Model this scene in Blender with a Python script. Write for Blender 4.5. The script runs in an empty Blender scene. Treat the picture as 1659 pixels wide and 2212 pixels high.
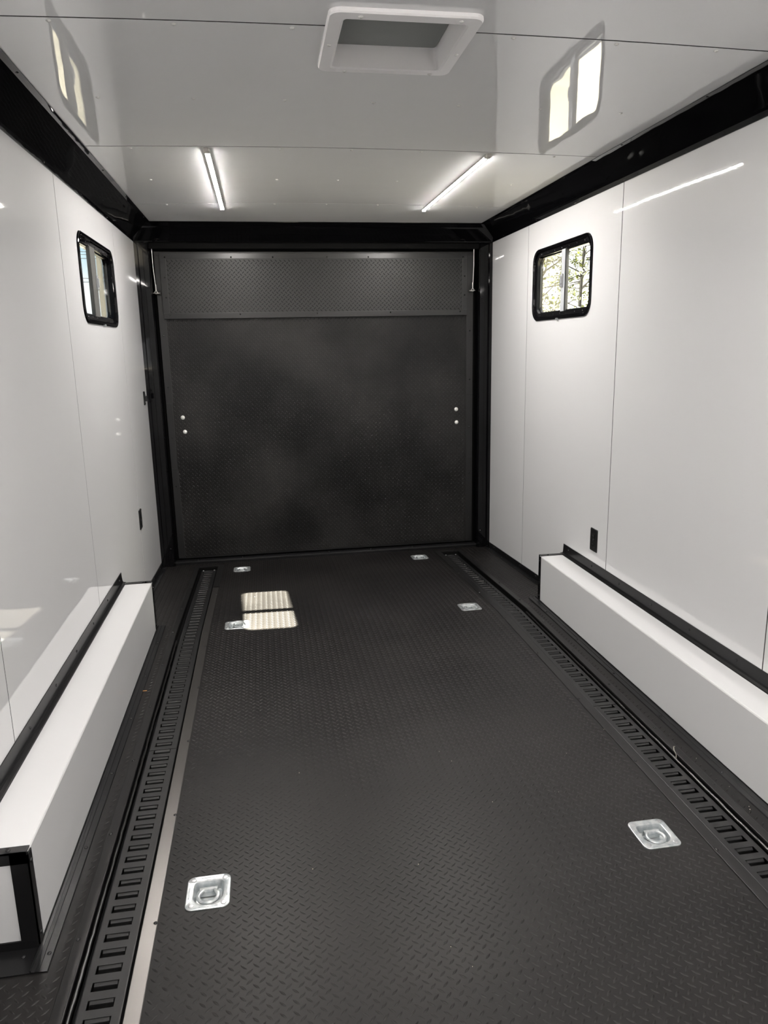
import bpy, bmesh, math, random
import numpy as np
from mathutils import Vector, Matrix

random.seed(11)
SC = bpy.context.scene
COL = SC.collection
PI = math.pi

# ------------------------------------------------------------------ camera
F_PX, YAW, PITCH, ROLL, CAM_X, CAM_Z = 1593.76, 0.15854, 0.22021, -0.02017, 0.7792, 1.4474
cy, sy, cp, sp = math.cos(YAW), math.sin(YAW), math.cos(PITCH), math.sin(PITCH)
fwd = Vector((sy * cp, cy * cp, -sp))
r0 = Vector((cy, -sy, 0))
u0 = r0.cross(fwd)
cr, sr = math.cos(ROLL), math.sin(ROLL)
right = cr * r0 + sr * u0
up = -sr * r0 + cr * u0
cd = bpy.data.cameras.new('camera')
cam = bpy.data.objects.new('camera', cd)
COL.objects.link(cam)
M = Matrix((right, up, -fwd)).transposed().to_4x4()
M.translation = Vector((CAM_X, 0, CAM_Z))
cam.matrix_world = M
cd.sensor_fit = 'HORIZONTAL'
cd.sensor_width = 36.0
cd.lens = F_PX / 1659 * 36.0
cd.clip_start = 0.02
cd.clip_end = 500
SC.camera = cam

# ------------------------------------------------------------------ colour management
SC.view_settings.view_transform = 'Standard'
SC.view_settings.look = 'None'
SC.view_settings.gamma = 1.0
SC.view_settings.use_curve_mapping = False
SC.view_settings.exposure = 0.12

# ------------------------------------------------------------------ sky
LED_POWER = 335.0
SUN_POWER = 520.0
world = bpy.data.worlds.new('sky')
SC.world = world
world.use_nodes = True
nt = world.node_tree
nt.nodes.clear()
tc = nt.nodes.new('ShaderNodeTexCoord')
sep = nt.nodes.new('ShaderNodeSeparateXYZ')
nt.links.new(tc.outputs['Generated'], sep.inputs[0])
nz = nt.nodes.new('ShaderNodeTexNoise')
nz.inputs['Scale'].default_value = 3.2
nz.inputs['Detail'].default_value = 6
nt.links.new(tc.outputs['Generated'], nz.inputs['Vector'])
ma = nt.nodes.new('ShaderNodeMath'); ma.operation = 'MULTIPLY_ADD'
ma.inputs[1].default_value = 0.10; ma.inputs[2].default_value = -0.05
nt.links.new(nz.outputs['Fac'], ma.inputs[0])
ad = nt.nodes.new('ShaderNodeMath'); ad.operation = 'ADD'
nt.links.new(sep.outputs['Z'], ad.inputs[0]); nt.links.new(ma.outputs[0], ad.inputs[1])
rp = nt.nodes.new('ShaderNodeValToRGB')
el = rp.color_ramp.elements
el[0].position = 0.0; el[0].color = (1.25, 1.27, 1.3, 1)
el[1].position = 1.0; el[1].color = (0.42, 0.72, 1.15, 1)
e = el.new(0.085); e.color = (1.25, 1.28, 1.32, 1)
e = el.new(0.125); e.color = (0.72, 0.98, 1.15, 1)
e = el.new(0.35); e.color = (0.60, 0.86, 1.15, 1)
nt.links.new(ad.outputs[0], rp.inputs[0])
bg = nt.nodes.new('ShaderNodeBackground')
bg.inputs['Strength'].default_value = 1.8
gl = nt.nodes.new('ShaderNodeMapRange'); gl.inputs['From Min'].default_value = -0.12; gl.inputs['From Max'].default_value = 0.45
nt.links.new(sep.outputs['X'], gl.inputs['Value'])                    # hazier and whiter on the sun's side
mg = nt.nodes.new('ShaderNodeMix'); mg.data_type = 'RGBA'
nt.links.new(gl.outputs[0], mg.inputs['Factor']); nt.links.new(rp.outputs[0], mg.inputs['A'])
mg.inputs['B'].default_value = (1.35, 1.36, 1.36, 1)
nt.links.new(mg.outputs['Result'], bg.inputs['Color'])
wo = nt.nodes.new('ShaderNodeOutputWorld')
nt.links.new(bg.outputs[0], wo.inputs['Surface'])

# ------------------------------------------------------------------ sun (through the right-hand window)
sd = bpy.data.lights.new('sun', 'SUN')
sd.energy = SUN_POWER
sd.angle = math.radians(0.53)
sd.color = (1.0, 0.93, 0.80)
sun = bpy.data.objects.new('sun', sd)
COL.objects.link(sun)
sun.rotation_euler = Vector((-1.0, 0.03, -1.046)).to_track_quat('-Z', 'Y').to_euler()
sun.location = (20, 2, 22)

# ------------------------------------------------------------------ materials
def new_mat(name):
    m = bpy.data.materials.new(name)
    m.use_nodes = True
    b = m.node_tree.nodes['Principled BSDF']
    return m, m.node_tree, b

def noise_bump(nt, b, scale, strength, distance=0.01, detail=2, vec=None, inp='Normal'):
    tc = nt.nodes.new('ShaderNodeTexCoord')
    n = nt.nodes.new('ShaderNodeTexNoise')
    n.inputs['Scale'].default_value = scale
    n.inputs['Detail'].default_value = detail
    if vec is not None:
        mp = nt.nodes.new('ShaderNodeMapping')
        mp.inputs['Scale'].default_value = vec
        nt.links.new(tc.outputs['Object'], mp.inputs['Vector'])
        nt.links.new(mp.outputs[0], n.inputs['Vector'])
    else:
        nt.links.new(tc.outputs['Object'], n.inputs['Vector'])
    bp = nt.nodes.new('ShaderNodeBump')
    bp.inputs['Strength'].default_value = strength
    bp.inputs['Distance'].default_value = distance
    nt.links.new(n.outputs['Fac'], bp.inputs['Height'])
    nt.links.new(bp.outputs[0], b.inputs[inp])
    return bp

def noise_color(nt, b, c1, c2, scale, detail=4, lo=0.35, hi=0.65, vec=None):
    tc = nt.nodes.new('ShaderNodeTexCoord')
    n = nt.nodes.new('ShaderNodeTexNoise')
    n.inputs['Scale'].default_value = scale
    n.inputs['Detail'].default_value = detail
    if vec is not None:
        mp = nt.nodes.new('ShaderNodeMapping')
        mp.inputs['Scale'].default_value = vec
        nt.links.new(tc.outputs['Object'], mp.inputs['Vector'])
        nt.links.new(mp.outputs[0], n.inputs['Vector'])
    else:
        nt.links.new(tc.outputs['Object'], n.inputs['Vector'])
    r = nt.nodes.new('ShaderNodeValToRGB')
    r.color_ramp.elements[0].position = lo
    r.color_ramp.elements[0].color = (*c1, 1)
    r.color_ramp.elements[1].position = hi
    r.color_ramp.elements[1].color = (*c2, 1)
    nt.links.new(n.outputs['Fac'], r.inputs[0])
    nt.links.new(r.outputs[0], b.inputs['Base Color'])
    return r

def principled(name, col, rough=0.5, metal=0.0, bump=None, spec=None, coat=None):
    m, nt, b = new_mat(name)
    b.inputs['Base Color'].default_value = (*col, 1)
    b.inputs['Roughness'].default_value = rough
    b.inputs['Metallic'].default_value = metal
    if spec is not None:
        b.inputs['Specular IOR Level'].default_value = spec
    if coat is not None:
        b.inputs['Coat Weight'].default_value = coat
        b.inputs['Coat Roughness'].default_value = 0.04
    if bump:
        noise_bump(nt, b, *bump)
    return m

WHITE = principled('white_gloss_aluminium', (0.66, 0.662, 0.668), 0.025, 0, (1.3, 0.10, 0.02))
WHITE.node_tree.nodes['Principled BSDF'].inputs['IOR'].default_value = 2.0
WHITE_C = principled('white_gloss_ceiling', (0.85, 0.853, 0.862), 0.02, 0, (2.2, 0.10, 0.02))
WHITE_C.node_tree.nodes['Principled BSDF'].inputs['IOR'].default_value = 1.75
SEAM = principled('dark_seam', (0.02, 0.02, 0.02), 0.8)
BLACK = principled('black_gloss_trim', (0.0025, 0.0025, 0.003), 0.04, 0, (3.5, 0.08, 0.02))
BLACK_S = principled('black_satin_trim', (0.0065, 0.0065, 0.007), 0.28, 0, (9.0, 0.08, 0.01))
STRIP = principled('dark_satin_strip', (0.0085, 0.0085, 0.009), 0.28, 0, (5.0, 0.10, 0.01))
BLACK_M = principled('black_matte_frame', (0.006, 0.006, 0.0065), 0.35)
PLATE = principled('black_anodised_plate', (0.036, 0.035, 0.035), 0.35, 0.8, (5.0, 0.08, 0.01))
PLATE_B = principled('bright_metal_plate', (0.150, 0.142, 0.136), 0.30, 0.9, (3.0, 0.10, 0.02))  # paler and more metallic than the other track plates
TRACK = principled('black_painted_steel', (0.0055, 0.0056, 0.0060), 0.42, 0, (40.0, 0.05, 0.003))
SEAL = principled('glossy_black_sealant', (0.010, 0.0095, 0.009), 0.30, 0, (40.0, 0.30, 0.004))
PIT = principled('channel_black', (0.0025, 0.0025, 0.0025), 0.7, spec=0.12)
for m_ in (BLACK, BLACK_S): m_.node_tree.nodes['Principled BSDF'].inputs['IOR'].default_value = 1.36
SCREW_B = principled('black_screw', (0.012, 0.012, 0.013), 0.25)
SCREW_W = principled('white_screw', (0.70, 0.70, 0.68), 0.25)
SCREW_Z = principled('zinc_screw', (0.62, 0.63, 0.64), 0.30, 0.9)
STEEL = principled('steel_cable', (0.55, 0.53, 0.50), 0.35, 0.8)
PVC = principled('white_plastic', (0.80, 0.79, 0.80), 0.40)
LID = principled('grey_vent_lid', (0.20, 0.21, 0.205), 0.45, 0, (12.0, 0.15, 0.005))
OUTLET = principled('black_plastic', (0.007, 0.007, 0.0075), 0.35)
GREY = principled('grey_aluminium_mullion', (0.42, 0.44, 0.46), 0.40)
GREY_L = principled('latch_plastic', (0.26, 0.27, 0.28), 0.4)
GREY_D = principled('grey_latch', (0.10, 0.10, 0.095), 0.40)
HOUSING = principled('light_housing', (0.62, 0.60, 0.57), 0.35, 0.3)
DOORM = principled('dark_grey_door_skin', (0.0055, 0.0055, 0.0057), 0.42, 0, (6.0, 0.06, 0.01))
CHIP = principled('pale_debris', (0.62, 0.55, 0.45), 0.8)

def rubber(name, c1, c2, rough):
    m, nt, b = new_mat(name)
    noise_color(nt, b, c1, c2, 1.9, 7, 0.40, 0.72)
    b.inputs['Roughness'].default_value = rough
    b.inputs['Specular IOR Level'].default_value = 0.26
    noise_bump(nt, b, 900.0, 0.12, 0.0006, 2)
    return m
RUBBER = rubber('black_rubber_floor', (0.0058, 0.0052, 0.0051), (0.0118, 0.0106, 0.0102), 0.42)
DOOR_R = rubber('black_rubber_door', (0.0036, 0.0035, 0.0036), (0.0215, 0.0208, 0.0200), 0.33)

m, nt, b = new_mat('galvanised_zinc')
noise_color(nt, b, (0.44, 0.48, 0.50), (0.68, 0.70, 0.70), 60, 3)
b.inputs['Metallic'].default_value = 0.80
b.inputs['Roughness'].default_value = 0.32
ZINC = m

m, nt, b = new_mat('led_diffuser')
b.inputs['Base Color'].default_value = (0.9, 0.9, 0.9, 1)
b.inputs['Emission Color'].default_value = (1.0, 0.955, 0.91, 1)
b.inputs['Emission Strength'].default_value = LED_POWER
LED = m

def thin_glass(name, tint):
    m = bpy.data.materials.new(name); m.use_nodes = True
    nt = m.node_tree; nt.nodes.clear()
    o = nt.nodes.new('ShaderNodeOutputMaterial')
    mx = nt.nodes.new('ShaderNodeMixShader')
    fr = nt.nodes.new('ShaderNodeFresnel')
    ge = nt.nodes.new('ShaderNodeNewGeometry'); io = nt.nodes.new('ShaderNodeMath'); io.operation = 'MULTIPLY_ADD'
    io.inputs[1].default_value = 1 / 1.5 - 1.5; io.inputs[2].default_value = 1.5
    nt.links.new(ge.outputs['Backfacing'], io.inputs[0]); nt.links.new(io.outputs[0], fr.inputs['IOR'])
    t = nt.nodes.new('ShaderNodeBsdfTransparent'); t.inputs['Color'].default_value = (*tint, 1)
    g = nt.nodes.new('ShaderNodeBsdfGlossy'); g.inputs['Roughness'].default_value = 0.01
    nt.links.new(fr.outputs[0], mx.inputs[0])
    nt.links.new(t.outputs[0], mx.inputs[1]); nt.links.new(g.outputs[0], mx.inputs[2])
    nt.links.new(mx.outputs[0], o.inputs[0])
    return m
GLASS = thin_glass('window_glass', (0.93, 0.95, 0.93))

m = bpy.data.materials.new('insect_screen'); m.use_nodes = True
nt = m.node_tree; nt.nodes.clear()
o = nt.nodes.new('ShaderNodeOutputMaterial'); mx = nt.nodes.new('ShaderNodeMixShader')
mx.inputs[0].default_value = 0.20
t = nt.nodes.new('ShaderNodeBsdfTransparent')
d = nt.nodes.new('ShaderNodeBsdfTranslucent'); d.inputs['Color'].default_value = (0.012, 0.011, 0.0085, 1)
nt.links.new(t.outputs[0], mx.inputs[1]); nt.links.new(d.outputs[0], mx.inputs[2]); nt.links.new(mx.outputs[0], o.inputs[0])
SCREEN = m

def leafy(name, c1, c2):
    m, nt, b = new_mat(name)
    noise_color(nt, b, c1, c2, 1.3, 3)
    b.inputs['Roughness'].default_value = 0.6
    tr = nt.nodes.new('ShaderNodeBsdfTranslucent'); tr.inputs['Color'].default_value = (*c2, 1)
    mx = nt.nodes.new('ShaderNodeMixShader'); mx.inputs[0].default_value = 0.62
    out = nt.nodes['Material Output']
    nt.links.new(b.outputs[0], mx.inputs[1]); nt.links.new(tr.outputs[0], mx.inputs[2]); nt.links.new(mx.outputs[0], out.inputs[0])
    return m
LEAF = leafy('spring_leaves', (0.016, 0.020, 0.0030), (0.036, 0.042, 0.0060))
BARK = principled('grey_bark', (0.012, 0.011, 0.010), 0.9)
m, nt, b = new_mat('gravel_ground')
noise_color(nt, b, (0.030, 0.027, 0.021), (0.052, 0.047, 0.037), 3.0, 10)
b.inputs['Roughness'].default_value = 0.95
GRAVEL = m
SIDING = principled('beige_siding', (0.36, 0.34, 0.30), 0.6)
SIDING2 = principled('pale_siding', (0.50, 0.50, 0.49), 0.6)
ROOFM = principled('grey_roof', (0.2, 0.2, 0.2), 0.7)
SHELL = principled('outer_shell_white', (0.6, 0.6, 0.6), 0.5)

# ------------------------------------------------------------------ builders
ORG = {}
class MB:
    """collects faces; build() links them as one mesh object"""
    def __init__(s): s.v = []; s.f = []
    def add(s, V, F):
        n = len(s.v); s.v += [tuple(p) for p in V]; s.f += [tuple(i + n for i in f) for f in F]; return s
    def box(s, x0, x1, y0, y1, z0, z1):
        V = [(x0, y0, z0), (x1, y0, z0), (x1, y1, z0), (x0, y1, z0), (x0, y0, z1), (x1, y0, z1), (x1, y1, z1), (x0, y1, z1)]
        return s.add(V, [(0, 3, 2, 1), (4, 5, 6, 7), (0, 1, 5, 4), (1, 2, 6, 5), (2, 3, 7, 6), (3, 0, 4, 7)])
    def bbox(s, x0, x1, y0, y1, z0, z1, r=0.002):
        """box with its edges chamfered"""
        bm = bmesh.new()
        bmesh.ops.create_cube(bm, size=1)
        for v in bm.verts:
            v.co = Vector(((x0 + x1) / 2 + v.co.x * (x1 - x0), (y0 + y1) / 2 + v.co.y * (y1 - y0), (z0 + z1) / 2 + v.co.z * (z1 - z0)))
        bmesh.ops.bevel(bm, geom=bm.edges[:], offset=r, segments=2, affect='EDGES', profile=0.6)
        bm.verts.index_update()
        s.add([v.co[:] for v in bm.verts], [[v.index for v in f.verts] for f in bm.faces])
        bm.free(); return s
    def sweep(s, prof, ys, zf=None, closed=True, caps=True):
        """profile [(x, z)] swept along y; zf(y) lifts it"""
        n = len(prof); V = []
        for y in ys:
            dz = zf(y) if zf else 0
            V += [(x, y, z + dz) for x, z in prof]
        F = []
        for k in range(len(ys) - 1):
            for i in range(n if closed else n - 1):
                j = (i + 1) % n
                F.append((k * n + i, k * n + j, (k + 1) * n + j, (k + 1) * n + i))
        if closed and caps:
            F.append(tuple(range(n))[::-1]); F.append(tuple((len(ys) - 1) * n + i for i in range(n)))
        return s.add(V, F)
    def sweep_x(s, prof, xs):
        """profile [(y, z)] swept along x"""
        n = len(prof); V = []
        for x in xs: V += [(x, y, z) for y, z in prof]
        F = []
        for k in range(len(xs) - 1):
            for i in range(n):
                j = (i + 1) % n
                F.append((k * n + i, (k + 1) * n + i, (k + 1) * n + j, k * n + j))
        F.append(tuple(range(n))); F.append(tuple((len(xs) - 1) * n + i for i in range(n))[::-1])
        return s.add(V, F)
    def loft(s, loops, cap0=False, cap1=False):
        n = len(loops[0]); V = [p for l in loops for p in l]; F = []
        for k in range(len(loops) - 1):
            for i in range(n):
                j = (i + 1) % n
                F.append((k * n + i, k * n + j, (k + 1) * n + j, (k + 1) * n + i))
        if cap0: F.append(tuple(range(n))[::-1])
        if cap1: F.append(tuple((len(loops) - 1) * n + i for i in range(n)))
        return s.add(V, F)
    def tube(s, pts, r, n=8, closed=False):
        pts = [Vector(p) for p in pts]; loops = []; ref = None
        m = len(pts)
        for i, p in enumerate(pts):
            a = pts[(i - 1) % m] if (closed or i > 0) else p
            b_ = pts[(i + 1) % m] if (closed or i < m - 1) else p
            t = (b_ - a).normalized()
            if ref is None: ref = Vector((0, 0, 1)) if abs(t.z) < 0.9 else Vector((1, 0, 0))
            u = (ref - t * ref.dot(t)).normalized(); w = t.cross(u); ref = u
            rr = r[i] if isinstance(r, (list, tuple)) else r
            loops.append([tuple(p + rr * (math.cos(2 * PI * k / n) * u + math.sin(2 * PI * k / n) * w)) for k in range(n)])
        if closed: loops.append(loops[0])
        return s.loft(loops, not closed, not closed)
    def dome(s, c, r, h, axis=(0, 0, 1), n=10):
        ax = Vector(axis).normalized()
        ref = Vector((0, 0, 1)) if abs(ax.z) < 0.9 else Vector((1, 0, 0))
        u = (ref - ax * ref.dot(ax)).normalized(); w = ax.cross(u); c = Vector(c)
        def lp(rr, hh): return [tuple(c + ax * hh + rr * (math.cos(2 * PI * k / n) * u + math.sin(2 * PI * k / n) * w)) for k in range(n)]
        return s.loft([lp(r, 0), lp(r * 0.96, h * 0.45), lp(r * 0.66, h * 0.9), lp(r * 0.25, h)], False, True)
    def grid(s, xs, ys, fn, holes=()):
        """fn(x, y) -> point; cells inside holes (x0, x1, y0, y1) stay open"""
        nx = len(xs); V = [fn(x, y) for y in ys for x in xs]; F = []
        for j in range(len(ys) - 1):
            for i in range(nx - 1):
                mx, my = (xs[i] + xs[i + 1]) / 2, (ys[j] + ys[j + 1]) / 2
                if any(h[0] < mx < h[1] and h[2] < my < h[3] for h in holes): continue
                F.append((j * nx + i, j * nx + i + 1, (j + 1) * nx + i + 1, (j + 1) * nx + i))
        return s.add(V, F)
    def build(s, name, mat, parent=None, smooth=False, recalc=True):
        org = ORG.get(parent.name, (0, 0, 0)) if parent else (0, 0, 0)
        me = bpy.data.meshes.new(name)
        me.from_pydata([(p[0] - org[0], p[1] - org[1], p[2] - org[2]) for p in s.v], [], s.f)
        if recalc:
            bm = bmesh.new(); bm.from_mesh(me)
            bmesh.ops.recalc_face_normals(bm, faces=bm.faces[:]); bm.to_mesh(me); bm.free()
        me.materials.append(mat)
        if smooth:
            me.polygons.foreach_set('use_smooth', [True] * len(me.polygons))
            me.set_sharp_from_angle(angle=math.radians(32))
        o = bpy.data.objects.new(name, me); COL.objects.link(o)
        if parent: o.parent = parent
        ORG[o.name] = org
        return o

def merge(a, b): a.add(b.v, b.f); return a

def tag(o, label=None, cat=None, group=None, kind=None):
    if label: o['label'] = label
    if cat: o['category'] = cat
    if group: o['group'] = group
    if kind: o['kind'] = kind
    return o

def thing(name, loc, label, cat, group=None, kind=None):
    o = bpy.data.objects.new(name, None); COL.objects.link(o)
    o.location = loc; o.empty_display_size = 0.05
    ORG[o.name] = tuple(loc)
    return tag(o, label, cat, group, kind)

def shared(name, me, loc, parent, rot=None):
    """another object on an existing mesh (mesh made around its own origin)"""
    o = bpy.data.objects.new(name, me); COL.objects.link(o)
    org = ORG.get(parent.name, (0, 0, 0)) if parent else (0, 0, 0)
    o.location = (loc[0] - org[0], loc[1] - org[1], loc[2] - org[2])
    if rot: o.rotation_euler = rot
    if parent: o.parent = parent
    return o

def screw_mesh(name, mat, r, h):
    mb = MB().dome((0, 0, 0), r, h, n=10)
    for a in (0, PI / 2):                                   # raised rim of the cross recess
        c, s_ = math.cos(a), math.sin(a)
        p = [(-0.55, -0.12), (0.55, -0.12), (0.55, 0.12), (-0.55, 0.12)]
        V = [((x * c - y * s_) * r, (x * s_ + y * c) * r, h * 0.97) for x, y in p] + [((x * c - y * s_) * r, (x * s_ + y * c) * r, h * 1.04) for x, y in p]
        mb.add(V, [(4, 5, 6, 7), (0, 1, 5, 4), (1, 2, 6, 5), (2, 3, 7, 6), (3, 0, 4, 7)])
    me = bpy.data.meshes.new(name)
    me.from_pydata(mb.v, [], mb.f); me.materials.append(mat)
    me.polygons.foreach_set('use_smooth', [True] * len(me.polygons))
    return me
ME_SCREW_B = screw_mesh('screw_black', SCREW_B, 0.0055, 0.0030)
ME_SCREW_W = screw_mesh('screw_white', SCREW_W, 0.0070, 0.0035)
ME_SCREW_Z = screw_mesh('screw_zinc', SCREW_Z, 0.0062, 0.0030)
UPX, DNX = (0, PI / 2, 0), (0, -PI / 2, 0)                  # a screw facing +x / -x
DOWN, MY = (PI, 0, 0), (PI / 2, 0, 0)                       # facing down / facing -y

def rrect(c, hx, hy, r, k=6):
    """rounded rectangle as (a, b) pairs, k arc steps a corner, anticlockwise"""
    out = []
    for sx, sy_, a0 in ((1, 1, 0), (-1, 1, PI / 2), (-1, -1, PI), (1, -1, 1.5 * PI)):
        for i in range(k + 1):
            a = a0 + i * PI / 2 / k
            out.append((c[0] + sx * (hx - r) + r * math.cos(a), c[1] + sy_ * (hy - r) + r * math.sin(a)))
    return out

# ------------------------------------------------------------------ dimensions (metres; x right, y towards the ramp door, z up)
W, D, YB = 2.44, 5.292, -3.2
DOOR_Y = 5.38
HW, H, COVE = 2.1496, 2.2525, 0.134
BEND = 3.75
def zf(y): return 0.0 if y <= BEND else -0.048 * (y - BEND)      # the floor drops towards the ramp door
def crown(x, y):
    t = (x - W / 2) / (W / 2 - COVE)
    e = min(1.0, max(0.0, (5.12 - y) / 0.5))
    return 0.014 * max(0.0, 1 - t * t) * e
SEAMS = [-2.74, -1.52, -0.30, 0.92, 2.14, 3.345, 4.565]

# ------------------------------------------------------------------ floor
floor = tag(MB().box(0, W, YB, 5.41, -0.20, -0.15).build('floor', PIT), 'black rubber tread floor of the trailer between the wheel boxes', kind='structure')
RINGS = [(0.560, 1.802, 0, 'left'), (1.870, 1.802, 0, 'right'), (0.577, 3.835, 1, 'left'), (1.874, 3.842, 0, 'right'), (0.572, 5.085, 0, 'left'), (1.852, 5.10, 0, 'right')]
RX, RY = 0.0585, 0.0640
holes = [(x - 0.047, x + 0.047, y - 0.052, y + 0.052) for x, y, a, s_ in RINGS]
CH0, CH1, CHY = 0.264, 0.402, 5.215
ys = sorted(set([YB, 0.0, BEND, CHY, 5.41] + [v for h in holes for v in (h[2], h[3])] + [1.0, 2.5, 4.2, 4.6]))
xs = sorted(set([CH1, W - CH1] + [v for h in holes for v in (h[0], h[1])]))
fm = MB()
fm.grid(xs, ys, lambda x, y: (x, y, zf(y)), holes)
for a, b_ in ((0.0, CH0), (W - CH0, W)):
    fm.grid([a, b_], ys, lambda x, y: (x, y, zf(y)))
for a, b_ in ((CH0, CH1), (W - CH1, W - CH0)):
    fm.grid([a, b_], [y for y in ys if y >= CHY], lambda x, y: (x, y, zf(y)))
fm.build('rubber_mat', RUBBER, floor, recalc=False)
cm = MB()
for a, b_ in ((CH0, CH1), (W - CH1, W - CH0)):
    yy = [YB, 0, BEND, CHY]
    cm.sweep([(a, 0.0), (a, -0.038), (b_, -0.038), (b_, 0.0)], yy, zf, closed=False)
    cm.add([(a, CHY, zf(CHY)), (b_, CHY, zf(CHY)), (b_, CHY, zf(CHY) - 0.038), (a, CHY, zf(CHY) - 0.038)], [(0, 1, 2, 3)])
cm.build('track_channel', PIT, floor)

def tread_mesh(name, pts, frame, mat, parent, L=0.0235, wd=0.0066, h=0.0026):
    """lens-shaped raised bars at pts [(u, v, angle)]; frame(u, v, h) arrays -> xyz arrays"""
    us = np.array([-1, -0.55, 0, 0.55, 1.0])
    loc = [(-1, 0, 0)] + [(u, (1 - u * u), 0) for u in (-0.55, 0, 0.55)] + [(1, 0, 0)] + [(u, -(1 - u * u), 0) for u in (0.55, 0, -0.55)] + [(-0.5, 0, 0.8), (0, 0, 1), (0.5, 0, 0.8)]
    loc = np.array(loc, float) * np.array([L / 2, wd / 2, h])
    tri = [(0, 8, 1), (0, 7, 8), (4, 3, 10), (4, 10, 5), (1, 8, 2), (2, 8, 9), (2, 9, 3), (3, 9, 10), (7, 6, 8), (6, 9, 8), (6, 5, 9), (5, 10, 9)]
    tri = [(a, c, b) for a, b, c in tri]
    P = np.array(pts); n = len(P)
    ca, sa = np.cos(P[:, 2])[:, None], np.sin(P[:, 2])[:, None]
    U = P[:, 0][:, None] + loc[None, :, 0] * ca - loc[None, :, 1] * sa
    V = P[:, 1][:, None] + loc[None, :, 0] * sa + loc[None, :, 1] * ca
    Hh = np.broadcast_to(loc[None, :, 2], U.shape)
    X, Y, Z = frame(U, V, Hh)
    co = np.stack([X, Y, Z], -1).reshape(-1, 3)
    T = (np.array(tri)[None] + (np.arange(n) * 11)[:, None, None]).reshape(-1, 3)
    me = bpy.data.meshes.new(name)
    me.vertices.add(len(co)); me.vertices.foreach_set('co', co.ravel())
    me.loops.add(T.size); me.loops.foreach_set('vertex_index', T.ravel())
    me.polygons.add(len(T)); me.polygons.foreach_set('loop_start', np.arange(len(T)) * 3)
    me.polygons.foreach_set('loop_total', np.full(len(T), 3))
    me.polygons.foreach_set('use_smooth', np.ones(len(T), bool))
    me.update(calc_edges=True)
    me.materials.append(mat)
    o = bpy.data.objects.new(name, me); COL.objects.link(o)
    if parent: o.parent = parent
    o['kind'] = 'stuff'
    return o

PITCH_T = 0.030
def lattice(u0, u1, v0, v1, skip=lambda u, v: False):
    out = []
    nu, nv = int((u1 - u0) / PITCH_T) + 2, int((v1 - v0) / PITCH_T) + 2
    for j in range(nv):
        for i in range(nu):
            for k, (du, dv, a) in enumerate(((0, 0, -PI / 4), (0.5, 0.5, PI / 4))):
                u, v = u0 + (i + du) * PITCH_T, v0 + (j + dv) * PITCH_T
                if u < u1 and v < v1 and not skip(u, v): out.append((u, v, a))
    return out
def near_ring(u, v): return any(abs(u - x) < 0.066 and abs(v - y) < 0.072 for x, y, a, s_ in RINGS)
zfv = np.vectorize(zf)
def ffr(U, V, Hh): return U, V, zfv(V) + Hh
pts = lattice(0.45, W - 0.445, 0.3, 5.33, near_ring)
pts += lattice(0.026, 0.230, 0.3, 5.33, lambda u, v: u < 0.212 and 1.58 < v < 3.92)
pts += lattice(W - 0.236, W - 0.02, 0.3, 5.33, lambda u, v: u < W - 0.230 or (u > W - 0.212 and v < 3.92))
pts += lattice(0.24, 0.44, 5.27, 5.33) + lattice(W - 0.44, W - 0.24, 5.27, 5.33)
tread_mesh('raised_tread', pts, ffr, RUBBER, floor)

# small crumbs lying on the floor
cb = MB()
for i in range(110):
    x, y = random.uniform(0.2, 2.2), 1.3 + 3.9 * random.random() ** 0.8
    if random.random() < 0.5: x = random.choice((random.uniform(0.29, 0.39), random.uniform(2.05, 2.15), random.uniform(2.2, 2.3)))
    inch = CH0 < x < CH1 or W - CH1 < x < W - CH0
    z = zf(y) - (0.038 if inch else 0); r = random.uniform(0.0008, 0.0022)
    a = random.random() * 3
    cb.add([(x + r * math.cos(a + q), y + r * math.sin(a + q), z) for q in (0, 2.1, 4.2)] + [(x, y, z + r * 1.2)], [(0, 1, 3), (1, 2, 3), (2, 0, 3)])
tag(cb.build('debris', CHIP), 'tiny pale crumbs and swarf scattered over the black floor', 'debris', kind='stuff')

# ------------------------------------------------------------------ windows: numbers shared by wall panels and frames
WC, WHY, WHZ, WR = (4.05, 1.785), 0.411, 0.205, 0.080          # centre (y, z), half sizes, corner radius

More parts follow.
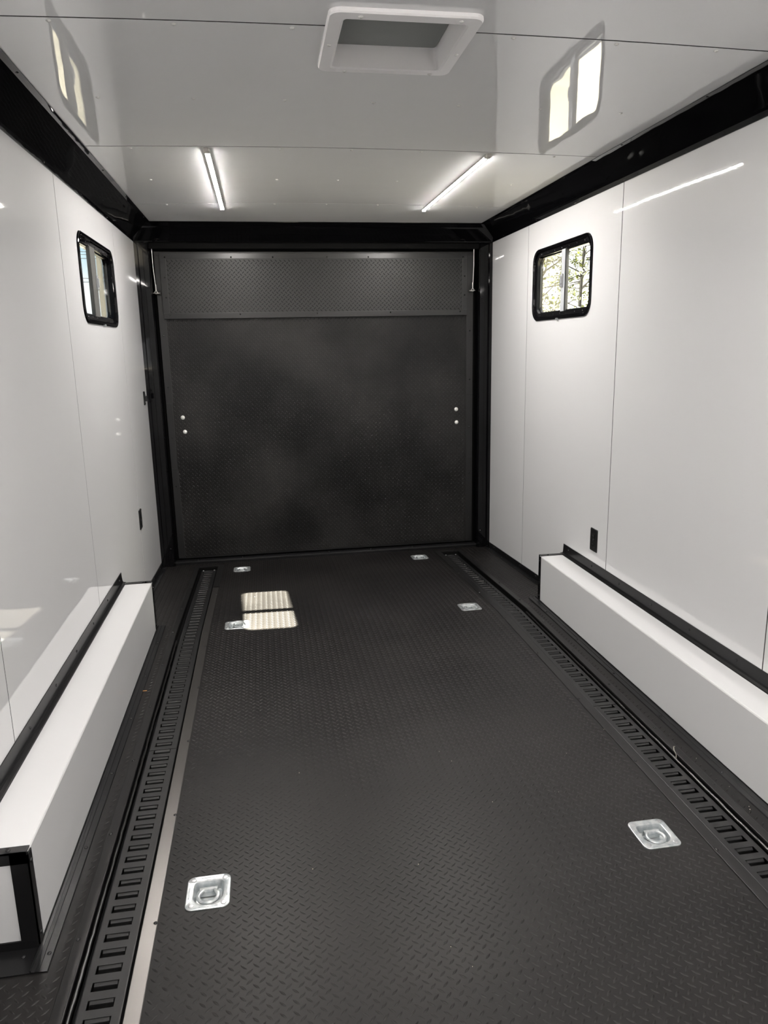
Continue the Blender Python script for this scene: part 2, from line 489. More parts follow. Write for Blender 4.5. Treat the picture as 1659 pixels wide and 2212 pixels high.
def wall_panels(side):
    s = 1 if side == 'right' else -1
    x0 = W if s > 0 else 0.0
    # shell behind the panels
    sh = MB()
    yv = sorted([YB - 0.05, D + 0.12, WC[0] - 0.395, WC[0] + 0.395])
    zv = sorted([-0.25, H + 0.12, WC[1] - 0.19, WC[1] + 0.19])
    hl = [(WC[0] - 0.395, WC[0] + 0.395, WC[1] - 0.19, WC[1] + 0.19)]
    for dx in (0.0012, 0.05):
        sh.grid(yv, zv, lambda y, z: (x0 + s * dx, y, z), hl)
    wall = tag(sh.build('wall_' + side, SEAM, recalc=False), 'glossy white panelled trailer wall on the %s side, with a window' % side, kind='structure')
    g = 0.0030
    edges = [YB] + SEAMS + [D]
    for a, b_ in zip(edges[:-1], edges[1:]):
        a2, b2 = a + g, b_ - (g if b_ != D else 0)
        z0, z1 = -0.10, HW + 0.03
        pb = MB()
        if a < WC[0] < b_:
            lp = rrect(WC, WHY - 0.008, WHZ - 0.008, WR - 0.006, 6)
            cor = [(b2, z1), (a2, z1), (a2, z0), (b2, z0)]
            n = len(lp); k = 7
            V = [(x0, y, z) for y, z in lp] + [(x0, y, z) for y, z in cor]
            F = []
            for q in range(4):
                for i in range(k - 1): F.append((q * k + i, q * k + i + 1, n + q))
                F.append((q * k + k - 1, (q * k + k) % n, n + (q + 1) % 4, n + q))
            pb.add(V, F)
            pb.loft([[(x0, y, z) for y, z in lp], [(x0 + s * 0.001, y, z) for y, z in lp]])
            pb.loft([[(x0, y, z) for y, z in cor], [(x0 + s * 0.001, y, z) for y, z in cor]])
        else:
            pb.box(x0, x0 + s * 0.001, a2, b2, z0, z1)
        pb.build('panel', WHITE, wall)
    return wall
WALL_L = wall_panels('left')
WALL_R = wall_panels('right')
FW = MB().box(-0.05, 1.10, YB - 0.05, YB, -0.25, H + 0.1).box(1.60, W + 0.05, YB - 0.05, YB, -0.25, H + 0.1).box(1.10, 1.60, YB - 0.05, YB, -0.25, 1.15).box(1.10, 1.60, YB - 0.05, YB, 1.65, H + 0.1)  # unseen opening added for daylight and its glow on the ramp door
tag(FW.build('wall_front', WHITE), 'white front wall of the trailer with an opening added to let in daylight, behind the viewer', kind='structure')

# ------------------------------------------------------------------ ceiling
VX0, VX1, VY0, VY1 = 1.035, 1.345, 2.075, 2.390                # roof vent opening
cg = MB()
cg.grid([-0.05, VX0 - 0.01, VX1 + 0.01, W + 0.05], [YB, VY0 - 0.01, VY1 + 0.01, 5.5], lambda x, y: (x, y, H + 0.022), [(VX0, VX1, VY0, VY1)])
for sy_ in SEAMS:
    cg.grid(sorted([0.06 + i * (W - 0.12) / 16 for i in range(17)] + [VX0 - 0.02, VX1 + 0.02]), [sy_ - 0.02, sy_ + 0.02] if not 2 < sy_ < 3 else [sy_ - 0.015, sy_ + 0.025], lambda x, y: (x, y, H + crown(x, y) + 0.0012), [(VX0 - 0.02, VX1 + 0.02, VY0, VY1)])
cg.grid([-0.05, W + 0.05], [YB, 5.5], lambda x, y: (x, y, H + 0.115))
ceil = tag(cg.build('ceiling', SEAM, recalc=False), 'glossy white ceiling of screwed aluminium sheets with a slight crown', kind='structure')
GAP = {2.145: 0.0042, 3.345: 0.0042, 4.565: 0.0020}
edges = [YB] + [y + 0.005 if y > 2 and y < 3 else y for y in SEAMS] + [5.20]
for a, b_ in zip(edges[:-1], edges[1:]):
    xv = sorted([0.06 + i * (W - 0.12) / 16 for i in range(17)] + [VX0 - 0.012, VX1 + 0.012])
    yv = [a + GAP.get(round(a, 3), 0.003)] + [a + (b_ - a) * i / 6 for i in range(1, 6)] + [b_ - GAP.get(round(b_, 3), 0.003)]
    hl = []
    for v in (VY0 - 0.012, VY1 + 0.012):
        if a < v < b_: yv.append(v)
    if a < VY1 and b_ > VY0: hl = [(VX0 - 0.012, VX1 + 0.012, VY0 - 0.012, VY1 + 0.012)]
    yv = sorted(yv)
    pb = MB().grid(xv, yv, lambda x, y: (x, y, H + crown(x, y)), hl)
    for y in (yv[0], yv[-1]):
        if VY0 - 0.02 < y < VY1 + 0.02:
            seg = [[x for x in xv if x <= VX0], [x for x in xv if x >= VX1]]
        else: seg = [xv]
        for sg in seg:
            pb.grid(sg, [0, 0.001], lambda x, t: (x, y, H + crown(x, y) + t))
    pb.build('panel', WHITE_C, ceil, smooth=True, recalc=False)
for y in (2.165, 2.745, 3.372, 3.95, 4.59):
    for i in range(7):
        x = (0.305, 0.607, 0.908, 1.21, 1.511, 1.812, 2.116)[i]
        if 0.98 < x < 1.41 and y < 2.5: continue
        if y > 3.9 and x in (0.607, 1.812): continue
        shared('screw', ME_SCREW_W, (x, y, H + crown(x, y)), ceil, DOWN)

# ------------------------------------------------------------------ black coves along ceiling and walls
def cove(side, joints):
    s = 1 if side == 'right' else -1
    X = (lambda d: W - d) if s > 0 else (lambda d: d)
    root = None
    prof = [(0.0, HW), (0.003, HW), (0.004, HW + 0.021), (0.012, HW + 0.028), (0.104, H - 0.008), (0.112, H - 0.003), (COVE, H - 0.002), (COVE, H), (0.0, H)]
    ys_ = [YB] + joints + [D]
    for k in range(len(ys_) - 1):
        lift = 0.0015 if k % 2 else 0.0
        pr = [(X(d + (lift if 0 < d < COVE else 0)), z - (lift if 0.003 < d < COVE else 0)) for d, z in prof]
        mb = MB().sweep(pr, [ys_[k], ys_[k + 1] + (0.02 if k < len(ys_) - 2 else 0)])
        if root is None:
            root = tag(mb.build('trim_%d' % (1 if s < 0 else 2), BLACK), 'glossy black cove trim between the ceiling and the %s wall' % side, kind='structure')
        else: mb.build('trim_section', BLACK, root)
    for y in [0.1 + 0.61 * i for i in range(9)]:
        if y > 5.1: continue
        shared('screw', ME_SCREW_B, (X(0.0035), y + 0.06, HW + 0.011), root, UPX if s < 0 else DNX)
        shared('screw', ME_SCREW_B, (X(0.124), y - 0.02, H - 0.002), root, DOWN)
    return root
cove('left', [-0.5, 3.95])
cove('right', [-0.8, 3.38])
prof = [(D, HW), (D - 0.006, HW), (D - 0.012, HW + 0.006), (D - 0.110, H - 0.030), (D - 0.120, H - 0.022), (D - 0.150, H - 0.004), (D - 0.168, H - 0.003), (D - 0.168, H + 0.01), (D, H + 0.01)]
hd = tag(MB().sweep_x(prof, [0.0, W]).build('trim_3', BLACK), 'glossy black header cove above the ramp door', kind='structure')
for i in range(6): shared('screw', ME_SCREW_B, (0.3 + i * 0.37, D - 0.160, H - 0.003), hd, DOWN)

# ------------------------------------------------------------------ ramp door with its jambs
door = tag(MB().bbox(0.110, 2.326, DOOR_Y, DOOR_Y + 0.045, -0.040, 2.100, 0.003).build('door_1', DOORM), 'black tread-plated ramp door closing the rear of the trailer', kind='structure')
dfr = lambda yy: (lambda U, V, Hh: (U, np.full_like(U, yy) - Hh, V))
MB().bbox(0.150, 2.288, DOOR_Y - 0.003, DOOR_Y + 0.004, -0.030, 2.060, 0.001).build('door_mat', DOOR_R, door)
pts = lattice(0.166, 2.272, -0.015, 1.665)
o = tread_mesh('raised_tread', pts, dfr(DOOR_Y - 0.003), DOOR_R, door)
for a, b_ in ((-0.035, 0.62), (0.62, 1.09), (1.09, 2.07)):        # flat edge strips of the door
    dx = 0.0 if a < 0.6 or a > 1 else -0.012
    MB().bbox(0.112, 0.160 + dx * 0.4, DOOR_Y - 0.0055, DOOR_Y, a, b_ - 0.002, 0.001).build('edge_strip', DOORM, door)
    MB().bbox(2.276, 2.324, DOOR_Y - 0.0055, DOOR_Y, a, b_ - 0.002, 0.001).build('edge_strip', DOORM, door)
# folded flap across the top of the door
FX0, FX1, FZ0, FZ1, FY = 0.150, 2.272, 1.660, 2.086, 5.350
flap = MB().bbox(FX0, FX1, FY, DOOR_Y - 0.006, FZ0, FZ1, 0.003).build('flap', DOORM, door)
flap['label'] = 'raised flap folded against the top of the ramp door'
tread_mesh('raised_tread', lattice(FX0 + 0.050, FX1 - 0.045, FZ0 + 0.046, FZ1 - 0.040), dfr(FY - 0.0005), DOOR_R, flap)
for x0, x1, z0, z1 in ((FX0, FX1, FZ0, FZ0 + 0.038), (FX0, FX1, FZ1 - 0.036, FZ1), (FX0, FX0 + 0.040, FZ0 + 0.038, FZ1 - 0.036), (FX1 - 0.034, FX1, FZ0 + 0.038, FZ1 - 0.036)):
    MB().bbox(x0, x1, FY - 0.003, FY, z0, z1, 0.0012).build('border_strip', STRIP, flap)
for x in (0.185, 0.62, 0.90, 1.27, 1.56, 2.24):
    shared('screw', ME_SCREW_B, (x, FY - 0.003, FZ1 - 0.026), flap, MY)
for x in (0.19, 0.66, 1.19, 1.71, 2.22):
    shared('screw', ME_SCREW_B, (x, FY - 0.003, FZ0 + 0.026), flap, MY)
for z in (1.80, 1.93):
    for x in (FX0 + 0.025, FX1 - 0.02): shared('screw', ME_SCREW_B, (x, FY - 0.003, z), flap, MY)
for z in (0.15, 0.5, 0.85, 1.2, 1.55):
    for x in (0.135, 2.30): shared('screw', ME_SCREW_B, (x, DOOR_Y - 0.0055, z), door, MY)
ME_BOLT = bpy.data.meshes.new('carriage_bolt')
bb = MB().dome((0, 0, 0), 0.0145, 0.007, n=20).dome((0, 0, 0.006), 0.004, 0.0022, n=8)
ME_BOLT.from_pydata(bb.v, [], bb.f); ME_BOLT.materials.append(principled('bright_zinc_bolt', (0.80, 0.80, 0.77), 0.42, 0.35))
ME_BOLT.polygons.foreach_set('use_smooth', [True] * len(ME_BOLT.polygons))
for x, z in ((0.218, 0.989), (0.226, 0.888), (2.199, 0.983), (2.202, 0.886)):
    o = shared('carriage_bolt', ME_BOLT, (x, DOOR_Y - 0.003, z), door, MY); o['label'] = 'bright zinc bolt head'

# jambs: glossy black folded posts
def jamb(side, num):
    s = 1 if side == 'right' else -1
    X = (lambda d: W - d) if s > 0 else (lambda d: d)
    prof = [(0, D - 0.004), (0.020, D - 0.004), (0.021, D + 0.018), (0.050, D + 0.018), (0.053, D + 0.010), (0.086, D + 0.010), (0.092, D + 0.030), (0.096, 5.43), (0, 5.43)]
    P = [(X(d), y) for d, y in prof]
    z0, z1 = -0.085, HW
    n = len(P)
    mb = MB().loft([[(x, y, z0) for x, y in P], [(x, y, z1) for x, y in P]], True, True)
    j = tag(mb.build('trim_%d' % num, BLACK), 'glossy black door post at the %s rear corner' % side, kind='structure')
    for z in (0.06, 1.78): shared('screw', ME_SCREW_B, (X(0.070), D + 0.010, z), j, MY)
    return j
jamb('left', 4); jamb('right', 5)
GAP_BLACK = MB().box(0.09, W - 0.09, 5.41, 5.45, -0.2, 2.3).box(0.09, W - 0.09, D + 0.03, 5.42, 2.112, HW + 0.01)  # shade of the recessed door gaps, put in as matte black sheet and strip
o = tag(GAP_BLACK.build('trim_6', PIT), 'matte black backing that puts in the shade of the gaps around the ramp door', kind='structure')
th = MB().sweep_x([(5.335, -0.079), (5.335, -0.060), (5.345, -0.052), (5.378, -0.048), (5.378, -0.09), (5.335, -0.09)], [0.09, W - 0.09])
o = tag(th.build('trim_7', BLACK_S), 'black threshold bar under the ramp door', kind='structure')
for i in range(7): shared('screw', ME_SCREW_B, (0.25 + i * 0.32, 5.362, -0.0505), o)

# ------------------------------------------------------------------ baseboards behind the wheel boxes
for side, num in (('left', 1), ('right', 2)):
    s = 1 if side == 'right' else -1
    X = (lambda d: W - d) if s > 0 else (lambda d: d)
    pr = [(X(0), 0.042), (X(0.004), 0.042), (X(0.006), 0.005), (X(0.034), 0.004), (X(0.036), 0.0), (X(0), 0.0)]
    o = tag(MB().sweep(pr, [3.86, 4.3, 4.8, D - 0.012], zf).build('baseboard_' + side, BLACK_S), 'black angle skirting along the %s wall behind the wheel box' % side, kind='structure')
    pr2 = [(a, b_) for a, b_ in pr]
    MB().sweep(pr2, [YB, 0.5, 1.69 if s < 0 else 1.0], zf).build('baseboard_section', BLACK_S, o)
    for i in range(5):
        y = 4.0 + 0.29 * i
        shared('screw', ME_SCREW_B, (X(0.0045), y, zf(y) + 0.028), o, UPX if s < 0 else DNX)
        shared('screw', ME_SCREW_B, (X(0.022), y + 0.05, zf(y + 0.05) + 0.0045), o)

# ------------------------------------------------------------------ flat plates beside the tracks, rear end plates
def plate(x0, x1, y0, y1, num, label, sc=(), lift=0.0, mat=None):
    yy = sorted(set([y0, y1] + ([BEND] if y0 < BEND < y1 else [])))
    pr = [(x0, -0.004), (x0, 0.0024 + lift), (x0 + 0.0016, 0.0034 + lift), (x1 - 0.0016, 0.0034), (x1, 0.0024), (x1, -0.004)]
    o = tag(MB().sweep(pr, yy, zf).build('trim_%d' % num, mat or PLATE), label, kind='structure')
    for x, y in sc: shared('screw', ME_SCREW_B, (x, y, zf(y) + 0.0034), o)
    return o
J = 4.66
plate(0.236, 0.266, YB, J, 8, 'flat black plate along the outer side of the left track', [(0.246, 1.69 + 0.42 * k) for k in range(-1, 7)])
plate(0.400, 0.437, YB, J - 0.03, 9, 'flat black plate along the inner side of the left track', [(0.432, 1.71 + 0.46 * k) for k in range(0, 7)], 0.0035, PLATE_B)
plate(W - 0.437, W - 0.400, YB, J + 0.09, 10, 'flat black plate along the inner side of the right track', [(W - 0.431, 1.70 + 0.48 * k) for k in range(0, 7)])
plate(W - 0.266, W - 0.236, YB, J + 0.10, 11, 'flat black plate along the outer side of the right track', [(W - 0.248, 1.62 + 0.38 * k) for k in range(0, 8)])
def end_plate(a, b_, c, d, y0, num, label):
    m = MB()
    for x0, x1 in ((a, b_), (c, d)):
        m.sweep([(x0, -0.003), (x0, 0.0048), (x1, 0.0048), (x1, -0.003)], [y0, CHY + 0.004], zf)
    m.sweep([(a, -0.003), (a, 0.0048), (d, 0.0048), (d, -0.003)], [CHY + 0.004, CHY + 0.045], zf)
    return tag(m.build('trim_%d' % num, PLATE), label, kind='structure')
end_plate(0.236, 0.267, 0.399, 0.440, J - 0.01, 12, 'black end plate around the rear end of the left track')
end_plate(W - 0.440, W - 0.399, W - 0.267, W - 0.236, J + 0.07, 13, 'black end plate around the rear end of the right track')

# ------------------------------------------------------------------ slotted tie-down tracks
SL0, SL1, TX0, TX1 = 0.307, 0.368, 0.289, 0.389
def e_track(side):
    s = 1 if side == 'right' else -1
    X = (lambda d: W - d) if s > 0 else (lambda d: d)
    root = thing('tie_down_track', (X(0.338), 1.0, -0.03), 'long black slotted steel track recessed in the floor along the %s wheel box' % side, 'track', 'slotted floor tracks')
    y_off = 1.6085 - 0.05 * 20
    for y0, y1, nm in ((y_off, y_off + 40 * 0.05, 'rail'), (y_off + 40 * 0.05 + 0.003, y_off + 0.05 * 91 + 0.003, 'rail')):
        n = int(round((y1 - y0) / 0.05))
        yy = sorted(set([y0, y1] + ([BEND] if y0 < BEND < y1 else [])))
        m = MB()
        zt, th_ = -0.0095, 0.0035
        outer = [(TX0 - 0.007, -0.038), (TX0 - 0.005, -0.018), (TX0, zt - 0.001), (TX0 + 0.003, zt), (SL0, zt), (SL0, zt - th_), (TX0, zt - th_ - 0.002), (TX0, -0.038)]
        inner = [(SL1, zt), (TX1 - 0.003, zt), (TX1, zt - 0.001), (TX1 + 0.004, -0.018), (TX1 + 0.006, -0.038), (TX1, -0.038), (TX1, zt - th_ - 0.002), (SL1, zt - th_)]
        for pr in (outer, inner):
            m.sweep([(X(a), b_) for a, b_ in pr], yy, zf)
        for i in range(n):
            yb = y0 + i * 0.05
            b0, b1 = yb + 0.0005, yb + 0.0240
            m.sweep([(X(SL0), zt), (X(SL1), zt), (X(SL1), zt - th_), (X(SL0), zt - th_)], [b0, b1], zf)
            # tongue curling down from the far bar into the slot
            ye = yb + 0.05
            zz = zf(ye)
            pts_ = [(ye + 0.002, zt - 0.0015), (ye - 0.0040, zt - 0.0030), (ye - 0.0068, zt - 0.0055), (ye - 0.0076, zt - 0.0085)]
            for sgn in (0,):
                V = []
                for (yy_, z_) in pts_: V += [(X(SL0 + 0.004), yy_, z_ + zz), (X(SL1 - 0.004), yy_, z_ + zz)]
                for (yy_, z_) in pts_[::-1]: V += [(X(SL0 + 0.004), yy_ + 0.002, z_ + zz - 0.002), (X(SL1 - 0.004), yy_ + 0.002, z_ + zz - 0.002)]
                k = len(V) // 2
                F = [(2 * i_, 2 * i_ + 1, (2 * i_ + 3) % (2 * k), (2 * i_ + 2) % (2 * k)) for i_ in range(k)]
                m.add(V, F)
        m.build(nm, TRACK, root)
    # sealant bead in the gap beside the outer flange
    pts_ = []; rad = []
    y = 0.7
    while y < 3.74:
        pts_.append((X(0.2735 + random.uniform(-0.0012, 0.0012)), y, -0.012 + random.uniform(-0.001, 0.001)))
        rad.append(0.0048 + random.uniform(-0.0008, 0.0008)); y += random.uniform(0.02, 0.05)
    MB().tube(pts_, rad, 7).build('sealant_bead', SEAL, root, smooth=True)
    for dx in (0.300, 0.376):
        ye = y_off + 0.05 * 91
        o = shared('screw', ME_SCREW_Z, (X(dx), ye - 0.002, zf(ye) - 0.0095), root)
    return root
e_track('left'); e_track('right')

# ------------------------------------------------------------------ wheel boxes
WL, ZW = 0.156, 0.2702
def wheel_box(side, y0, y1, wd):
    s = 1 if side == 'right' else -1
    X = (lambda d: W - d) if s > 0 else (lambda d: d)
    root = thing('wheel_box', (X(wd / 2), (y0 + y1) / 2, 0), 'long white wheel box with black edge trim against the %s wall' % side, 'wheel box', 'white wheel boxes')
    ang = UPX if s < 0 else DNX
    m = MB()
    yv = [y0 + (y1 - y0) * i / 8 for i in range(9)]
    m.sweep([(X(0), 0.0), (X(0), ZW), (X(wd - 0.006), ZW), (X(wd - 0.002), ZW - 0.002), (X(wd), ZW - 0.006), (X(wd), 0.0)], yv)
    m.build('box_skin', WHITE, root)
    # angle along the wall on top
    pr = [(X(0), ZW), (X(0), ZW + 0.056), (X(0.003), ZW + 0.056), (X(0.006), ZW + 0.012), (X(0.009), ZW + 0.006), (X(0.022), ZW + 0.004), (X(0.0235), ZW)]
    t = MB().sweep(pr, [y0 - 0.01, y1 + 0.012]).build('wall_angle', BLACK_S, root)
    for k in range(8):
        y = y1 - 0.06 - 0.3048 * k
        if y > y0: shared('screw', ME_SCREW_B, (X(0.0045), y, ZW + 0.034), t, ang)
    # angle around the foot
    pr = [(X(wd), 0.010), (X(wd + 0.002), 0.011), (X(wd + 0.003), 0.006), (X(wd + 0.010), 0.0052), (X(wd + 0.011), 0.0062), (X(wd + 0.020), 0.0058), (X(wd + 0.021), 0.0045), (X(wd + 0.039), 0.0035), (X(wd + 0.041), 0.0), (X(wd), 0.0)]
    t = MB().sweep(pr, [y0 - 0.085, y1 + 0.05]).build('foot_angle', BLACK_S, root)
    for k in range(6):
        y = y0 - 0.03 + 0.40 * k
        if y < y1: shared('screw', ME_SCREW_B, (X(wd + 0.030), y, 0.0042), t)
    for ye, sg in ((y0, -1), (y1, 1)):
        xs_ = sorted((X(0.0), X(wd + 0.039)))
        e = MB()
        e.box(xs_[0], xs_[1], min(ye, ye + sg * (0.084 if sg < 0 else 0.048)), max(ye, ye + sg * (0.084 if sg < 0 else 0.048)), 0.0, 0.0035)
        xs2 = sorted((X(0.0), X(wd)))
        e.box(xs2[0], xs2[1], min(ye, ye + sg * 0.004), max(ye, ye + sg * 0.004), 0.0, 0.026)
        t = e.build('end_foot_angle', BLACK_S, root)
        shared('screw', ME_SCREW_B, (X(wd - 0.03), ye + sg * 0.03, 0.0036), t)
        # black corner trim of the end face
        f = MB(); q = 0.0035
        ya, yb = sorted((ye, ye + sg * q))
        xv = sorted((X(wd - 0.040), X(wd + q)))
        f.box(xv[0], xv[1], ya, yb, 0.012, ZW + q)                                 # upright, end leg
        xv = sorted((X(wd), X(wd + q))); yl = sorted((ye - sg * 0.024, ye + sg * q))
        f.box(xv[0], xv[1], yl[0], yl[1], 0.012, ZW - 0.004)                        # upright, side leg
        t = f.build('corner_trim', BLACK_S if sg < 0 else BLACK, root)
        shared('screw', ME_SCREW_B, (X(wd + q), ye - sg * 0.012, 0.24), t, ang)
        shared('screw', ME_SCREW_B, (X(wd + q), ye - sg * 0.012, 0.035), t, ang)
        f = MB()
        xv = sorted((X(0.0), X(wd)))
        f.box(xv[0], xv[1], ya, yb, ZW - 0.028, ZW + q)
        f.box(xv[0], xv[1], yl[0], yl[1], ZW, ZW + q)
        t = f.build('top_edge_trim', BLACK_S if sg < 0 else BLACK, root)
        shared('screw', ME_SCREW_B, (X(wd - 0.045), ye - sg * 0.011, ZW + q), t)
    return root
wheel_box('left', 1.686, 3.848, WL)
wheel_box('right', 1.686, 3.858, 0.150)

# ------------------------------------------------------------------ recessed tie-down rings
def make_ring_parts(root):
    ox, oy, oz = ORG[root.name]
    m = MB()
    def L(hx, hy, r, z): return [(ox + a, oy + b_, oz + z) for a, b_ in rrect((0, 0), hx, hy, r, 6)]
    # opening: straight at the back, round at the front
    def O(sc, z, dy=0.0):
        base = rrect((0, 0.0), 0.036, 0.040, 0.016, 6)
        out = []
        for a, b_ in base:
            if b_ < 0: a = a * (1 + 0.10 * (1 - abs(b_) / 0.04))
            rr = 0.024 if b_ < 0 else 0.012
            out.append((ox + a * sc, oy + b_ * sc + dy, oz + z))
        return out
    def O2(hx, hy, rt, rb, z):
        out = []
        for sx, sy_, a0, r in ((1, 1, 0, rt), (-1, 1, PI / 2, rt), (-1, -1, PI, rb), (1, -1, 1.5 * PI, rb)):
            for i in range(7):
                a = a0 + i * PI / 12
                out.append((ox + sx * (hx - r) + r * math.cos(a), oy - 0.002 + sy_ * (hy - r) + r * math.sin(a), oz + z))
        return out
    m.loft([L(RX, RY, 0.019, 0.0), L(RX, RY, 0.019, 0.0030), L(RX - 0.0015, RY - 0.0015, 0.018, 0.0040),
            O2(0.0435, 0.0465, 0.015, 0.036, 0.0042), O2(0.041, 0.044, 0.013, 0.034, 0.0030), O2(0.037, 0.040, 0.010, 0.030, -0.008), O2(0.034, 0.037, 0.009, 0.028, -0.019), O2(0.026, 0.028, 0.008, 0.022, -0.021)], False, True)
    m.build('plate', ZINC, root, smooth=True)
    for x0, x1, y0, y1 in ((-0.022, 0.022, 0.0535, 0.0570), (-0.022, 0.022, -0.0580, -0.0545), (-0.0535, -0.0500, -0.022, 0.024), (0.0500, 0.0535, -0.022, 0.024)):
        lp = lambda g, z: [(ox + a, oy + b_, oz + z) for a, b_ in rrect(((x0 + x1) / 2, (y0 + y1) / 2), (x1 - x0) / 2 - g, (y1 - y0) / 2 - g, 0.0016 - g, 3)]
        MB().loft([lp(0, 0.0038), lp(0.0004, 0.0052), lp(0.0009, 0.0056)], False, True).build('pressed_rib', ZINC, root, smooth=True)
    # the ring: a bar through the bracket and a round bow
    path = []
    for i in range(15):
        a = -PI * 0.5 - 2.25 + i * 4.5 / 14
        path.append((ox + 0.0265 * math.cos(a), oy - 0.012 + 0.0225 * math.sin(a), oz - 0.0015 + 0.002 * math.sin(a)))
    path = [(ox - 0.012, oy + 0.0155, oz - 0.004)] + path + [(ox + 0.012, oy + 0.0155, oz - 0.004)]
    MB().tube(path, 0.0055, 10, closed=True).build('ring', ZINC, root, smooth=True)
    b_ = MB()
    prof = [(0.0075, -0.018), (0.0075, -0.004), (0.010, 0.0015), (0.0155, 0.0035), (0.021, 0.0015), (0.0235, -0.004), (0.0235, -0.018), (0.0215, -0.018), (0.0215, -0.005), (0.0155, 0.0012), (0.0095, -0.005), (0.0095, -0.018)]
    b_.sweep_x([(oy + a, oz + z) for a, z in prof], [ox - 0.024, ox + 0.024])
    b_.build('bracket', ZINC, root)
    for sx, sy_ in ((-1, -1), (1, -1), (1, 1), (-1, 1)):
        o = MB().dome((ox + sx * 0.0425, oy + sy_ * 0.0480, oz + 0.0040), 0.0078, 0.0024, n=12)
        for a in (0.4, 0.4 + PI / 2):
            c, s_ = math.cos(a), math.sin(a)
            V = [(ox + sx * 0.0425 + (x * c - y * s_), oy + sy_ * 0.048 + (x * s_ + y * c), oz + z) for z in (0.0058, 0.0066) for x, y in ((-0.004, -0.0008), (0.004, -0.0008), (0.004, 0.0008), (-0.004, 0.0008))]
            o.add(V, [(4, 5, 6, 7), (0, 1, 5, 4), (1, 2, 6, 5), (2, 3, 7, 6), (3, 0, 4, 7)])
        o.build('screw', SCREW_Z, root, smooth=False)
labels = ['zinc recessed tie-down ring nearest the camera, beside the left track', 'zinc recessed tie-down ring nearest the camera, beside the right track',
          'zinc tie-down ring turned sideways, overlapping the sunlit patch of floor', 'zinc tie-down ring beside the right track, level with the end of the wheel box',
          'small zinc tie-down ring by the ramp door, beside the left track end', 'small zinc tie-down ring by the ramp door, beside the right track end']
ring0 = None
for (x, y, turn, s_), lab in zip(RINGS, labels):
    if ring0 is None:
        ring0 = root = thing('tie_down_ring', (x, y, zf(y)), lab, 'tie-down ring', 'recessed floor rings')
        make_ring_parts(root)
    else:
        root = ring0.copy(); COL.objects.link(root); root['label'] = lab
        root.location = (x, y, zf(y) + (0.001 if y > BEND else 0))
        for ch in list(ring0.children):
            c = ch.copy(); COL.objects.link(c); c.parent = root
        root.rotation_euler = (-0.048 if y > BEND and not turn else 0, 0, PI / 2 if turn else 0)

